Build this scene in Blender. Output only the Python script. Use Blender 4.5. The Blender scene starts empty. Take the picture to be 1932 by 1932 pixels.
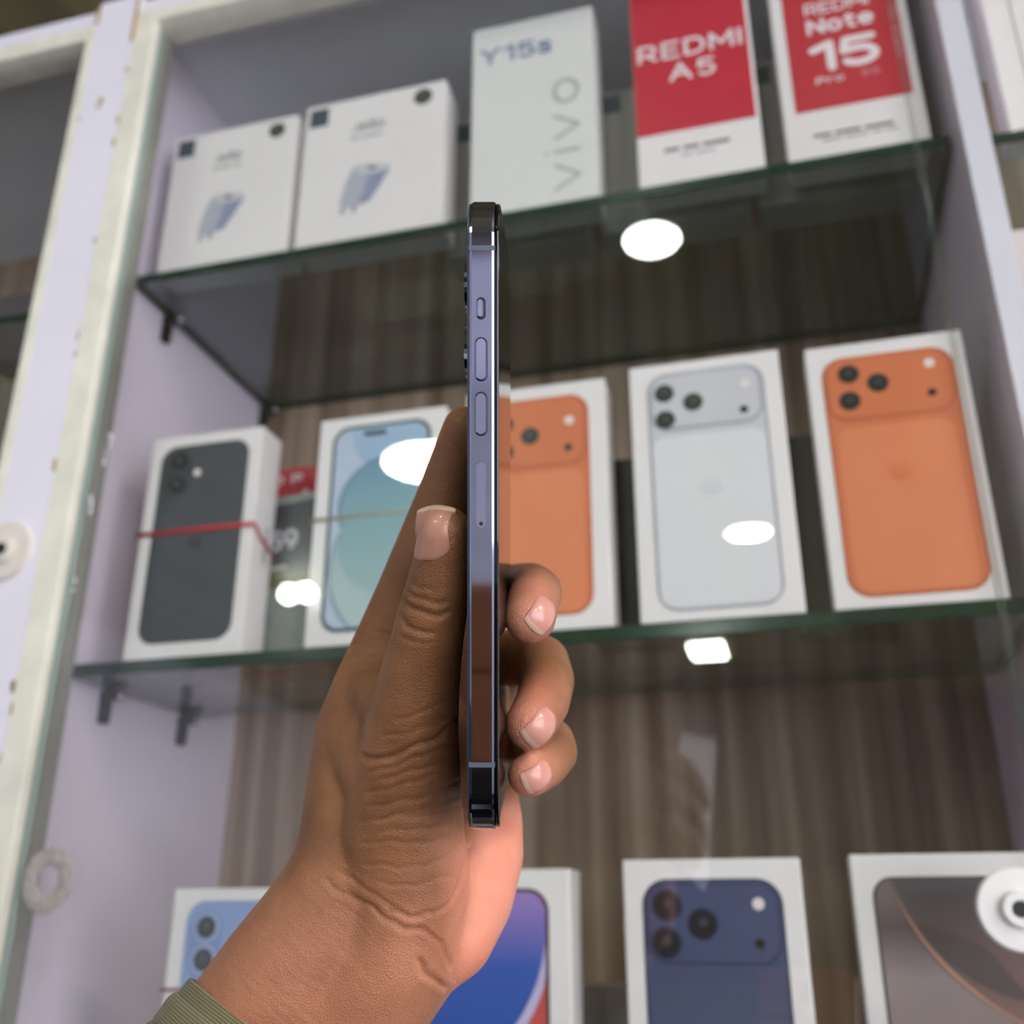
import bpy, bmesh, math, random
import numpy as np
from mathutils import Vector, Matrix
from mathutils.bvhtree import BVHTree
random.seed(4)
scene = bpy.context.scene
ZC = 1.40                      # camera height above the shop floor; everything below is measured from the lens
F = 1938.5
R = np.array([[9.65004377e-01, 9.72101020e-02, 2.43550289e-01],
              [2.62232889e-01, -3.60122689e-01, -8.95290771e-01],
              [6.76678753e-04, 9.27826412e-01, -3.73011656e-01]])

# ------------------------------------------------------------------ camera, world, exposure
cam_data = bpy.data.cameras.new('camera')
cam_data.sensor_width = 36
cam_data.lens = F / 1932 * 36
cam_data.clip_start = 0.01
cam_data.dof.use_dof = True
cam_data.dof.focus_distance = 0.268
cam_data.dof.aperture_fstop = 11
cam = bpy.data.objects.new('camera', cam_data)
scene.collection.objects.link(cam)
M = Matrix([[R[i][j] for j in range(3)] for i in range(3)]).to_4x4()
M.translation = (0, 0, ZC)
cam.matrix_world = M
scene.camera = cam

world = bpy.data.worlds.new('world')
scene.world = world
world.use_nodes = True
wn = world.node_tree
wn.nodes['Background'].inputs[0].default_value = (0.86, 0.86, 0.96, 1)
wn.nodes['Background'].inputs[1].default_value = 3.2

vs = scene.view_settings
vs.view_transform = 'Standard'
vs.look = 'None'
vs.gamma = 1
vs.exposure = 1.0
scene.cycles.use_denoising = True
scene.cycles.max_bounces = 12
scene.cycles.transparent_max_bounces = 24
scene.cycles.sample_clamp_indirect = 4

# ------------------------------------------------------------------ materials
def lin(c):
    return tuple(((v / 255) / 12.92 if v / 255 <= 0.04045 else ((v / 255 + 0.055) / 1.055) ** 2.4) for v in c) + (1,)

MATS = {}
def mat(name, rgb, rough=0.5, metal=0.0, spec=0.5, var=0.06, scale=30.0, bump=0.0, bscale=400.0, emit=None, coat=0.0):
    if name in MATS: return MATS[name]
    m = bpy.data.materials.new(name); m.use_nodes = True
    nt = m.node_tree; b = nt.nodes['Principled BSDF']
    b.inputs['Roughness'].default_value = rough
    b.inputs['Metallic'].default_value = metal
    b.inputs['Specular IOR Level'].default_value = spec
    b.inputs['Coat Weight'].default_value = coat
    b.inputs['Coat Roughness'].default_value = 0.05
    c = lin(rgb)
    tc = nt.nodes.new('ShaderNodeTexCoord')
    n = nt.nodes.new('ShaderNodeTexNoise'); n.inputs['Scale'].default_value = scale; n.inputs['Detail'].default_value = 4
    nt.links.new(tc.outputs['Object'], n.inputs['Vector'])
    r = nt.nodes.new('ShaderNodeValToRGB')
    r.color_ramp.elements[0].position = 0.3; r.color_ramp.elements[1].position = 0.7
    r.color_ramp.elements[0].color = tuple(v * (1 - var) for v in c[:3]) + (1,)
    r.color_ramp.elements[1].color = tuple(min(1, v * (1 + var)) for v in c[:3]) + (1,)
    nt.links.new(n.outputs['Fac'], r.inputs['Fac'])
    nt.links.new(r.outputs['Color'], b.inputs['Base Color'])
    if bump:
        bn = nt.nodes.new('ShaderNodeTexNoise'); bn.inputs['Scale'].default_value = bscale
        nt.links.new(tc.outputs['Object'], bn.inputs['Vector'])
        bp = nt.nodes.new('ShaderNodeBump'); bp.inputs['Strength'].default_value = bump; bp.inputs['Distance'].default_value = 0.001
        nt.links.new(bn.outputs['Fac'], bp.inputs['Height']); nt.links.new(bp.outputs['Normal'], b.inputs['Normal'])
    if emit:
        b.inputs['Emission Color'].default_value = lin(emit[0]); b.inputs['Emission Strength'].default_value = emit[1]
    MATS[name] = m
    return m

def math_node(nt, op, a, b=None, c=None):
    n = nt.nodes.new('ShaderNodeMath'); n.operation = op
    for i, v in enumerate((a, b, c)):
        if v is None: continue
        if isinstance(v, (int, float)): n.inputs[i].default_value = v
        else: nt.links.new(v, n.inputs[i])
    return n.outputs[0]

def glass(name, tint, f0=0.045, rough=0.0, refl=(1, 1, 1)):
    """Thin architectural glass: Schlick reflection over a straight tinted see-through."""
    m = bpy.data.materials.new(name); m.use_nodes = True
    nt = m.node_tree; nt.nodes.remove(nt.nodes['Principled BSDF'])
    out = nt.nodes['Material Output']
    g = nt.nodes.new('ShaderNodeNewGeometry')
    d = nt.nodes.new('ShaderNodeVectorMath'); d.operation = 'DOT_PRODUCT'
    nt.links.new(g.outputs['Incoming'], d.inputs[0]); nt.links.new(g.outputs['Normal'], d.inputs[1])
    c = math_node(nt, 'ABSOLUTE', d.outputs['Value'])
    k = math_node(nt, 'POWER', math_node(nt, 'SUBTRACT', 1.0, c), 5.0)
    f = math_node(nt, 'MULTIPLY_ADD', k, 1 - f0, f0)
    t = nt.nodes.new('ShaderNodeBsdfTransparent'); t.inputs[0].default_value = tuple(tint) + (1,)
    # faint smears of dust in the tint
    tc = nt.nodes.new('ShaderNodeTexCoord'); no = nt.nodes.new('ShaderNodeTexNoise'); no.inputs['Scale'].default_value = 9
    nt.links.new(tc.outputs['Object'], no.inputs['Vector'])
    mixc = nt.nodes.new('ShaderNodeMix'); mixc.data_type = 'RGBA'
    mixc.inputs['A'].default_value = tuple(v * .97 for v in tint) + (1,); mixc.inputs['B'].default_value = tuple(tint) + (1,)
    nt.links.new(no.outputs['Fac'], mixc.inputs['Factor']); nt.links.new(mixc.outputs['Result'], t.inputs[0])
    gl = nt.nodes.new('ShaderNodeBsdfGlossy'); gl.inputs['Roughness'].default_value = rough
    gl.inputs['Color'].default_value = tuple(refl) + (1,)
    mx = nt.nodes.new('ShaderNodeMixShader')
    nt.links.new(f, mx.inputs[0]); nt.links.new(t.outputs[0], mx.inputs[1]); nt.links.new(gl.outputs[0], mx.inputs[2])
    nt.links.new(mx.outputs[0], out.inputs['Surface'])
    return m

PANE = glass('pane_glass', (0.965, 0.975, 0.97))
SHELF = glass('shelf_glass', (0.79, 0.85, 0.85), 0.045)
EDGE = mat('glass_edge_green', (22, 52, 40), 0.15, spec=0.6)
LAV = mat('lavender_laminate', (222, 219, 229), 0.35, var=0.03, scale=8, coat=0.15)
INNER = mat('lavender_side_panel', (228, 218, 232), 0.4, var=0.03, scale=5)
TOPP = mat('grey_laminate_underside', (226, 230, 238), 0.25, var=0.05, scale=6)
ALU = mat('cream_aluminium', (226, 224, 208), 0.42, metal=0.15, var=0.08, scale=40)
ALU_IN = mat('grey_aluminium_jamb', (150, 148, 140), 0.4, metal=0.3, var=0.1, scale=40)
STAIN = mat('yellow_brown_glue_stain', (172, 148, 100), 0.7, var=0.25, scale=200)
CARD = mat('white_carton', (238, 233, 231), 0.42, var=0.015, scale=20, coat=0.2)
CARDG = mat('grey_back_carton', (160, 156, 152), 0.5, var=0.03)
INK = mat('grey_ink', (104, 106, 110), 0.5)
INKL = mat('pale_grey_ink', (172, 172, 170), 0.5)
INKB = mat('slate_blue_ink', (118, 134, 168), 0.5)
WHITE_INK = mat('white_ink', (238, 226, 228), 0.5)
RED = mat('crimson_print', (196, 36, 62), 0.4, var=0.02)
RED2 = mat('red_print', (188, 40, 52), 0.45, var=0.03)
SLATE = mat('slate_print', (70, 82, 92), 0.5)
BLACK = mat('black_print', (28, 30, 34), 0.35)
DARKPIN = mat('dark_metal_pin', (48, 46, 46), 0.3, metal=0.7)
SCREW = mat('screw_steel', (190, 182, 178), 0.2, metal=0.9)
PLASTW = mat('white_plastic_pull', (226, 224, 222), 0.35, var=0.03, bump=0.1)
PLASTB = mat('beige_plastic_pull', (214, 206, 196), 0.4, var=0.05, bump=0.1)

def wood(name, c1, c2, c3, sx, sz, axis=0):
    m = bpy.data.materials.new(name); m.use_nodes = True
    nt = m.node_tree; b = nt.nodes['Principled BSDF']; b.inputs['Roughness'].default_value = 0.45
    tc = nt.nodes.new('ShaderNodeTexCoord'); mp = nt.nodes.new('ShaderNodeMapping')
    mp.inputs['Scale'].default_value = (sx, sx if axis == 0 else sz, sz if axis == 0 else sx)
    nt.links.new(tc.outputs['Object'], mp.inputs['Vector'])
    n = nt.nodes.new('ShaderNodeTexNoise'); n.inputs['Scale'].default_value = 1; n.inputs['Detail'].default_value = 5
    nt.links.new(mp.outputs[0], n.inputs['Vector'])
    r = nt.nodes.new('ShaderNodeValToRGB')
    e = r.color_ramp.elements; e[0].position = .32; e[1].position = .68; e[0].color = lin(c1); e[1].color = lin(c3)
    q = e.new(.5); q.color = lin(c2)
    nt.links.new(n.outputs['Fac'], r.inputs['Fac']); nt.links.new(r.outputs['Color'], b.inputs['Base Color'])
    return m
WOOD = wood('brown_wood_laminate', (112, 92, 72), (156, 134, 112), (188, 168, 146), 55, 1.4)
CEIL = wood('olive_ceiling_planks', (92, 86, 58), (108, 100, 66), (140, 138, 92), 9, 0.35, axis=1)
FLOOR = mat('pale_floor_tile', (170, 168, 176), 0.4, scale=3, var=0.1)
WALLM = mat('pale_plaster', (205, 203, 214), 0.7, scale=3)

# ------------------------------------------------------------------ mesh helpers
def link(o): scene.collection.objects.link(o); return o

def mesh_obj(name, bm, m, parent=None, smooth=False, loc=(0, 0, 0)):
    me = bpy.data.meshes.new(name)
    bmesh.ops.recalc_face_normals(bm, faces=bm.faces)
    bm.to_mesh(me); bm.free()
    for q in (m if isinstance(m, (list, tuple)) else [m]): me.materials.append(q)
    if smooth:
        for p in me.polygons: p.use_smooth = True
    o = link(bpy.data.objects.new(name, me))
    if parent is not None: o.parent = parent; o.location = loc
    else: o.location = (loc[0], loc[1], loc[2] + ZC)
    return o

def add_box(bm, x0, x1, y0, y1, z0, z1, bevel=0.0, seg=2):
    r = bmesh.ops.create_cube(bm, size=1)
    for v in r['verts']:
        v.co = Vector((x0 + (v.co.x + .5) * (x1 - x0), y0 + (v.co.y + .5) * (y1 - y0), z0 + (v.co.z + .5) * (z1 - z0)))
    if bevel:
        ed = list({e for v in r['verts'] for e in v.link_edges})
        bmesh.ops.bevel(bm, geom=ed, offset=bevel, segments=seg, affect='EDGES', profile=0.5)
    return bm

def box_bm(*a, **k): return add_box(bmesh.new(), *a, **k)

def tag(o, label=None, cat=None, group=None, kind=None):
    if label: o['label'] = label
    if cat: o['category'] = cat
    if group: o['group'] = group
    if kind: o['kind'] = kind
    return o

def empty(name, loc, rz=0, label=None, cat=None, group=None):
    o = link(bpy.data.objects.new(name, None)); o.empty_display_size = 0.02
    o.location = (loc[0], loc[1], loc[2] + ZC); o.rotation_euler = (0, 0, rz)
    return tag(o, label, cat, group)

def struct(name, bm, m): return tag(mesh_obj(name, bm, m), kind='structure')

def prism(bm, pts, y0, y1):
    """outline in local x,z extruded from y0 (front) to y1."""
    a = [bm.verts.new((p[0], y0, p[1])) for p in pts]; b = [bm.verts.new((p[0], y1, p[1])) for p in pts]
    bm.faces.new(a); bm.faces.new(list(reversed(b)))
    n = len(pts)
    for i in range(n): bm.faces.new((a[i], b[i], b[(i + 1) % n], a[(i + 1) % n]))
    return bm

def rr(x0, z0, x1, z1, r, n=8):
    out = []
    for cx, cz, a0 in ((x1 - r, z1 - r, 0), (x0 + r, z1 - r, 90), (x0 + r, z0 + r, 180), (x1 - r, z0 + r, 270)):
        for i in range(n + 1):
            a = math.radians(a0 + 90 * i / n); out.append((cx + r * math.cos(a), cz + r * math.sin(a)))
    return out
def circ(x, z, r, n=28, rz=None): return [(x + r * math.cos(2 * math.pi * i / n), z + (rz or r) * math.sin(2 * math.pi * i / n)) for i in range(n)]

def print_on(name, pts, m, parent, y=0.0, t=0.0003, label=None):
    o = mesh_obj(name, prism(bmesh.new(), pts, -y - t, -y), m, parent)
    if label: o['label'] = label
    return o

def text(name, s, x, z, w, h, m, parent, y=0.0003, bold=0.0, rot=0, label=None, shear=0.0):
    """lettering centred on x,z, fitted to width w and height h (after rotation)."""
    cu = bpy.data.curves.new(name, 'FONT'); cu.body = s; cu.offset = bold; cu.extrude = 0.0; cu.shear = shear
    cu.resolution_u = 4
    o = bpy.data.objects.new(name, cu); link(o)
    dg = bpy.context.evaluated_depsgraph_get(); dg.update()
    me = bpy.data.meshes.new_from_object(o.evaluated_get(dg))
    bpy.data.objects.remove(o)
    co = np.array([v.co[:] for v in me.vertices]); lo = co.min(0); hi = co.max(0); c = (lo + hi) / 2; sz = np.maximum(hi - lo, 1e-6)
    if rot == 90: sw, sh = h, w
    else: sw, sh = w, h
    for v in me.vertices:
        a = (v.co.x - c[0]) / sz[0] * sw; b = (v.co.y - c[1]) / sz[1] * sh
        if rot == 90: a, b = -b, a
        v.co = (x + a, -y - 0.00025, z + b)
    me.materials.append(m)
    q = link(bpy.data.objects.new(name, me)); q.parent = parent
    if label: q['label'] = label
    return q

def arcp(cx, cy, rx, ry, a0, a1, n=10): return [(cx + rx * math.cos(math.radians(a0 + (a1 - a0) * i / n)), cy + ry * math.sin(math.radians(a0 + (a1 - a0) * i / n))) for i in range(n + 1)]
GLY = {
 'R': (.9, [[(0, 0), (0, 1), (.5, 1)] + arcp(.55, .70, .30, .30, 90, -90) + [(0, .40)], [(.45, .40), (.88, 0)]]),
 'E': (.8, [[(.8, 0), (0, 0), (0, 1), (.8, 1)], [(0, .5), (.7, .5)]]),
 'D': (.95, [[(0, 0), (0, 1), (.45, 1)] + arcp(.45, .5, .5, .5, 90, -90) + [(0, 0)]]),
 'M': (1.1, [[(0, 0), (0, 1), (.55, .3), (1.1, 1), (1.1, 0)]]),
 'I': (0, [[(0, 0), (0, 1)]]),
 'A': (1.0, [[(0, 0), (.5, 1), (1, 0)], [(.2, .34), (.8, .34)]]),
 '5': (.8, [[(.76, 1), (.12, 1), (.06, .56)] + arcp(.40, .31, .40, .31, 110, -140, 14)]),
 'N': (.85, [[(0, 0), (0, 1), (.85, 0), (.85, 1)]]),
 'o': (.72, [arcp(.36, .36, .36, .36, 0, 360, 20)]),
 't': (.5, [[(.2, .95), (.2, .15), (.3, 0), (.5, 0)], [(0, .72), (.5, .72)]]),
 'e': (.72, [[(0.02, .38), (.72, .38)] + arcp(.36, .36, .36, .36, 0, 310, 16)]),
 '1': (.42, [[(0, .80), (.42, 1), (.42, 0)]]),
 'Y': (.9, [[(0, 1), (.45, .48), (.9, 1)], [(.45, .48), (.45, 0)]]),
 's': (.55, [[(.55, .62), (.42, .72), (.12, .72), (.02, .60), (.08, .43), (.47, .31), (.55, .14), (.42, 0), (.12, 0), (0, .10)]]),
 'v': (.75, [[(0, .72), (.375, 0), (.75, .72)]]),
 'i': (0, [[(0, 0), (0, .72)], [(0, .98), (0, 1.0)]]),
 'P': (.8, [[(0, 0), (0, 1), (.45, 1)] + arcp(.48, .72, .30, .28, 90, -90) + [(0, .44)]]),
 'r': (.4, [[(0, 0), (0, .72)], [(0, .45), (.15, .68), (.4, .72)]]),
 'G': (.9, [arcp(.45, .5, .45, .5, 45, 330, 18) + [(.9, .45), (.5, .45)]]),
 'O': (.9, [arcp(.45, .5, .45, .5, 0, 360, 24)]),
 'J': (.5, [[(.5, 1), (.5, .25)] + arcp(.25, .22, .25, .22, 0, -170, 8)]),
 'l': (0, [[(0, 0), (0, 1)]]),
 '4': (.8, [[(.58, 0), (.58, 1), (0, .28), (.82, .28)]]),
 '9': (.72, [arcp(.36, .66, .36, .34, 0, 360, 18), [(.72, .66), (.66, .3), (.35, 0)]]),
}
def strokes(name, s, x, z, w, h, m, parent, th, y=0.0003, rot=0, gap=.34, capy=1.0, label=None):
    """lettering drawn with a round pen of thickness th (metres), centred on x,z inside w by h."""
    segs = []; cx = 0
    for ch in s:
        adv, pl = GLY[ch]
        for p in pl: segs.append([(cx + a, b) for a, b in p])
        cx += adv + gap
    pts = [q for p in segs for q in p]; x0 = min(q[0] for q in pts); x1 = max(q[0] for q in pts); z0 = min(q[1] for q in pts); z1 = max(q[1] for q in pts)
    if rot == 90: W, H = h - th, w - th
    else: W, H = w - th, h - th
    def tr(q):
        a = ((q[0] - x0) / max(x1 - x0, 1e-6) - .5) * W; b = ((q[1] - z0) / max(z1 - z0, 1e-6) - .5) * H
        if rot == 90: a, b = -b, a
        return Vector((x + a, 0, z + b))
    bm = bmesh.new(); r = th / 2; yy = -y - .0002; st = 5e-6
    for p in segs:
        q = [tr(k) for k in p]
        for a, b in zip(q, q[1:]):
            d = (b - a)
            if d.length < 1e-7: continue
            d.normalize(); n = Vector((-d.z, 0, d.x)) * r
            yy -= st; bm.faces.new([bm.verts.new(Vector((k.x, yy, k.z))) for k in (a + n, a - n, b - n, b + n)])
        for k in q:
            yy -= st; bm.faces.new([bm.verts.new((k.x + r * math.cos(t * math.pi / 5), yy, k.z + r * math.sin(t * math.pi / 5))) for t in range(10)])
    o = mesh_obj(name, bm, m, parent)
    for po in o.data.polygons:
        if po.normal.y > 0: po.flip()
    return o

def fineprint(x, z, w, h, m, parent, y=0.0):
    """a line of print too fine to read: short dashes of word length."""
    bm = bmesh.new(); cx = x - w / 2
    while cx < x + w / 2 - h:
        l = min(random.uniform(2, 6) * h, x + w / 2 - cx)
        prism(bm, [(cx, z - h * .35), (cx + l, z - h * .35), (cx + l, z + h * .35), (cx, z + h * .35)], -y - .0003, -y); cx += l + h * .7
    return mesh_obj('small_lettering', bm, m, parent)

# ------------------------------------------------------------------ room
struct('ceiling', box_bm(-3.2, 3.2, -5.7, 2.3, 1.30, 1.36), CEIL)
struct('floor', box_bm(-3.2, 3.2, -5.7, 2.3, -1.46, -1.40), FLOOR)
struct('wall_back', box_bm(-3.2, 3.2, 2.2, 2.3, -1.40, 1.30), WALLM)
struct('wall_left', box_bm(-3.2, -3.1, -5.6, 2.2, -1.40, 1.30), WALLM)
# the right wall has a wide doorway to the street, the front wall is panelled above and open below
bm = box_bm(3.1, 3.2, -0.6, 2.2, -1.40, 1.30); add_box(bm, 3.1, 3.2, -5.6, -0.6, 1.10, 1.30)
struct('wall_right', bm, WALLM)
struct('wall_front', box_bm(-3.1, 2.1, -5.7, -5.6, -0.65, 1.30), mat('dark_panelling', (70, 60, 52), .6, var=.3, scale=2))
struct('wall_front_lower', box_bm(-3.1, 2.1, -5.7, -5.6, -1.40, -0.65), WALLM)

# ceiling lamps, seen mirrored in the sliding pane; the square panels are unseen additions
LAMP = mat('lamp_diffuser', (255, 255, 255), 0.5, emit=((244, 255, 246), 46))
RIM = mat('lamp_rim', (230, 230, 230), 0.4)
def ring_bm(ri, ro, z0, z1, n=48):
    bm = bmesh.new(); L = []
    for r, z in ((ri, z1), (ri, z0), (ro, z0), (ro, z1)):
        L.append([bm.verts.new((r * math.cos(2 * math.pi * i / n), r * math.sin(2 * math.pi * i / n), z)) for i in range(n)])
    for k in range(4):
        a, b = L[k], L[(k + 1) % 4]
        for i in range(n): bm.faces.new((a[i], a[(i + 1) % n], b[(i + 1) % n], b[i]))
    return bm
def disc_bm(r, z0, z1, n=48):
    bm = bmesh.new()
    bmesh.ops.create_cone(bm, cap_ends=True, segments=n, radius1=r, radius2=r, depth=z1 - z0, matrix=Matrix.Translation((0, 0, (z0 + z1) / 2)))
    return bm
def lamp(x, y, r, label):
    e = empty('ceiling_lamp', (x, y, 1.30), label=label, cat='ceiling lamp', group='round ceiling lamps')
    mesh_obj('lamp_rim', ring_bm(r, r * 1.1, -0.014, 0), RIM, e)
    mesh_obj('diffuser', disc_bm(r, -0.012, -0.002), LAMP, e)
lamp(-0.18, -0.68, 0.055, 'round white ceiling lamp nearest the cabinet, mirrored below the upper shelf')
lamp(-0.97, -1.59, 0.145, 'large round white ceiling lamp, mirrored over the teal phone box')
lamp(-0.085, -2.44, 0.075, 'round white ceiling lamp mirrored low on the white silver phone box')
for (x, lab) in ((-1.925, 'left of two small glowing bulbs mirrored between black and teal boxes'), (-1.850, 'right of two small glowing bulbs mirrored between black and teal boxes')):
    e = empty('light_bulb', (x, -2.56, 1.30), label=lab, cat='light bulb', group='pair of ceiling bulbs')
    mesh_obj('socket', disc_bm(.018, -.022, 0, 24), RIM, e)
    bm = bmesh.new(); bmesh.ops.create_uvsphere(bm, u_segments=24, v_segments=16, radius=.036, matrix=Matrix.Translation((0, 0, -.052)))
    mesh_obj('bulb', bm, LAMP, e, smooth=True)
for (x, y, lab) in ((1.75, -0.55, 'unseen square panel added as key light, at the right near the cabinet'), (1.75, -2.1, 'unseen square panel added as key light, at the right further back')):
    e = empty('panel_light', (x, y, 1.30), label=lab, cat='ceiling lamp')  # unseen panels, added as soft key light from the right
    mesh_obj('diffuser', box_bm(-.3, .3, -.3, .3, -.012, 0, bevel=.004), mat('added_panel_diffuser', (255, 255, 255), .5, emit=((255, 246, 236), 14)), e)
e = empty('added_dark_counter', (0, 0, -1.40), label='unseen dark counter below the cabinet, added to darken the phone frame reflection', cat='counter')
mesh_obj('counter_body', box_bm(-1.6, 1.6, -.75, .28, 0, .84, bevel=.01), mat('dark_counter', (40, 38, 40), .5), e)  # unseen dark block, added so the lower steel frame mirrors something dark
mesh_obj('counter_top', box_bm(-1.62, 1.62, -.78, .31, .84, .86, bevel=.004), mat('dark_glass_top', (18, 18, 22), .1), e)
e = empty('panel_light', (-0.38, -4.14, 1.30), label='rectangular ceiling light mirrored just below the middle glass shelf', cat='ceiling lamp')
mesh_obj('diffuser', box_bm(-.085, .085, -.15, .15, -.012, 0, bevel=.004), LAMP, e)

# ------------------------------------------------------------------ display cabinet
XL, XR, YB = -0.466, 0.137, 0.80
GY = 0.53
cab = empty('display_cabinet', (0, 0.52, -0.16), label='white laminate wall cabinet with glass shelves and sliding glass front', cat='cabinet')
def cpart(name, bm, m, label=None):
    o = mesh_obj(name, bm, m, cab, loc=(0, -0.52, 0.16))
    if label: o['label'] = label
    return o
cpart('back_panel', box_bm(-1.25, 0.95, YB, YB + 0.012, -1.0, 0.72), WOOD, 'brown wood grain back panel')
cpart('top_panel', box_bm(-1.25, 0.95, 0.54, YB, 0.705, 0.722), TOPP)
bm = box_bm(-0.480, XL, 0.545, YB, -1.0, 0.705)
cpart('side_panel', bm, INNER)
cpart('side_panel', box_bm(XR, XR + 0.0155, 0.56, YB, -1.0, 0.705), INNER, 'narrow partition between two bays')
cpart('post', box_bm(-0.493, -0.4555, 0.52, 0.56, -1.0, 0.706), LAV, 'lavender white front post')
cpart('post', box_bm(XR, XR + 0.0155, 0.5585, 0.5605, -1.0, 0.705), LAV, 'lavender white partition edge')
cpart('top_rail', box_bm(-1.25, -0.493, 0.523, 0.56, 0.684, 0.701), LAV)
cpart('top_rail', box_bm(-0.4555, 0.95, 0.523, 0.56, 0.684, 0.701), LAV)
cpart('top_track', box_bm(-1.25, -0.502, 0.520, 0.545, 0.6685, 0.684), ALU)
cpart('top_track', box_bm(-0.4376, 0.95, 0.520, 0.545, 0.6725, 0.684), ALU)
bm = bmesh.new()
add_box(bm, -0.4555, -0.4375, 0.520, 0.5275, -1.0, 0.6865, bevel=.0008)
cpart('frame_channel', bm, ALU, 'cream aluminium edge channel')
bm = box_bm(-0.4555, -0.4380, 0.5275, 0.548, -1.0, 0.684)
cpart('frame_channel', bm, ALU_IN, 'dull grey inner jamb')
cpart('frame_channel', box_bm(-0.502, -0.493, 0.520, 0.545, -1.0, 0.684, bevel=.001), ALU, 'thin cream aluminium channel')
# glue stains along the channel joints
bm = bmesh.new()
for i in range(18):
    z = random.uniform(-0.1, 0.70); x = random.choice((-0.4565, -0.4935)) + random.gauss(0, .0006)
    add_box(bm, x - random.uniform(.0004, .0014), x + random.uniform(.0004, .0012), 0.5194, 0.5201, z, z + random.uniform(.002, .009))
add_box(bm, -0.4580, -0.4550, 0.5190, 0.5201, 0.655, 0.703)
add_box(bm, -0.4945, -0.4920, 0.5190, 0.5201, 0.684, 0.701)
prism(bm, circ(-0.4748, 0.598, 0.0022, 14, rz=.0034), 0.5190, 0.5201)
prism(bm, circ(-0.4766, 0.5925, 0.0012, 10, rz=.0022), 0.5190, 0.5201)
o = cpart('glue_stains', bm, STAIN); o['kind'] = 'stuff'; o['label'] = 'yellow brown glue stains'
# pin hole in the side panel
bm = bmesh.new(); bmesh.ops.create_cone(bm, cap_ends=True, segments=20, radius1=.0032, radius2=.0032, depth=.002,
    matrix=Matrix.Translation((XL + .0006, .571, .066)) @ Matrix.Rotation(math.pi / 2, 4, 'Y'))
cpart('pin_hole', bm, BLACK, 'small dark round peg hole')

def shelf_bm(x0, x1, y0, y1, z0, z1):
    bm = bmesh.new()
    add_box(bm, x0, x1, y0, y1, z0, z1, bevel=.0006, seg=1)
    bm.normal_update()
    for f in bm.faces: f.material_index = 0 if abs(f.normal.z) > .9 else 1
    return bm
def shelf(name, x0, x1, y0, y1, z0, z1, label):
    return tag(mesh_obj(name, shelf_bm(x0, x1, y0, y1, z0, z1), [SHELF, EDGE]), label, 'shelf', 'green-edged glass shelves')
shelf('glass_shelf', XL + .003, XR - .003, 0.578, 0.799, 0.464, 0.4725, 'upper glass shelf with dark green edge under charger and red boxes')
shelf('glass_shelf', XL + .003, XR - .003, 0.578, 0.728, 0.1535, 0.1625, 'middle glass shelf with dark green edge under the row of phone boxes')
shelf('glass_shelf', -1.2, -0.483, 0.578, 0.799, 0.448, 0.456, 'glass shelf edge seen in the dark bay left of the post')
shelf('glass_shelf', XR + .019, 0.93, 0.578, 0.799, 0.458, 0.4665, 'glass shelf in the bay right of the partition, at top right')
struct('trim_1', box_bm(XL, XR, 0.56, YB, -0.156, -0.138), LAV)
struct('trim_2', box_bm(XR + .016, 0.93, 0.56, YB, -0.156, -0.138), LAV)

def pin(y, z, label):
    e = empty('shelf_pin', (XL, y, z), label=label, cat='shelf bracket', group='dark metal pins under the glass shelves')
    bm = bmesh.new()
    add_box(bm, 0, .006, -.0045, .0045, -.024, 0.0, bevel=.002)
    mesh_obj('plate', bm, DARKPIN, e)
    bm = bmesh.new(); bmesh.ops.create_cone(bm, cap_ends=True, segments=16, radius1=.0038, radius2=.0038, depth=.016,
        matrix=Matrix.Translation((.008, 0, -.0045)) @ Matrix.Rotation(math.pi / 2, 4, 'Y'))
    mesh_obj('peg', bm, DARKPIN, e)
    bm = bmesh.new(); bmesh.ops.create_uvsphere(bm, u_segments=12, v_segments=8, radius=.0030, matrix=Matrix.Translation((.0165, -.002, -.006)))
    mesh_obj('screw', bm, SCREW, e, smooth=True)
pin(.625, .4640, 'front left metal pin holding up the upper glass shelf')
pin(.790, .4640, 'rear left metal pin holding up the upper glass shelf')
pin(.618, .1535, 'front left metal pin holding up the middle glass shelf')
pin(.716, .1535, 'rear left metal pin holding up the middle glass shelf')

def pane(x0, x1, y, label):
    bm = bmesh.new(); add_box(bm, x0, x1, y - .002, y + .002, -.98, .675)
    bm.normal_update()
    for f in bm.faces: f.material_index = 0 if abs(f.normal.y) > .9 else 1
    return cpart('sliding_door', bm, [PANE, mat('pane_edge', (150, 176, 166), .2)], label)
pA = pane(-0.4372, 0.1055, GY, 'large clear sliding glass pane')
pane(0.1050, 0.80, GY + .010, 'glass pane across the partition at the right edge')
pane(-1.2, -0.503, GY, 'dark glass pane left of the white post')

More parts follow.
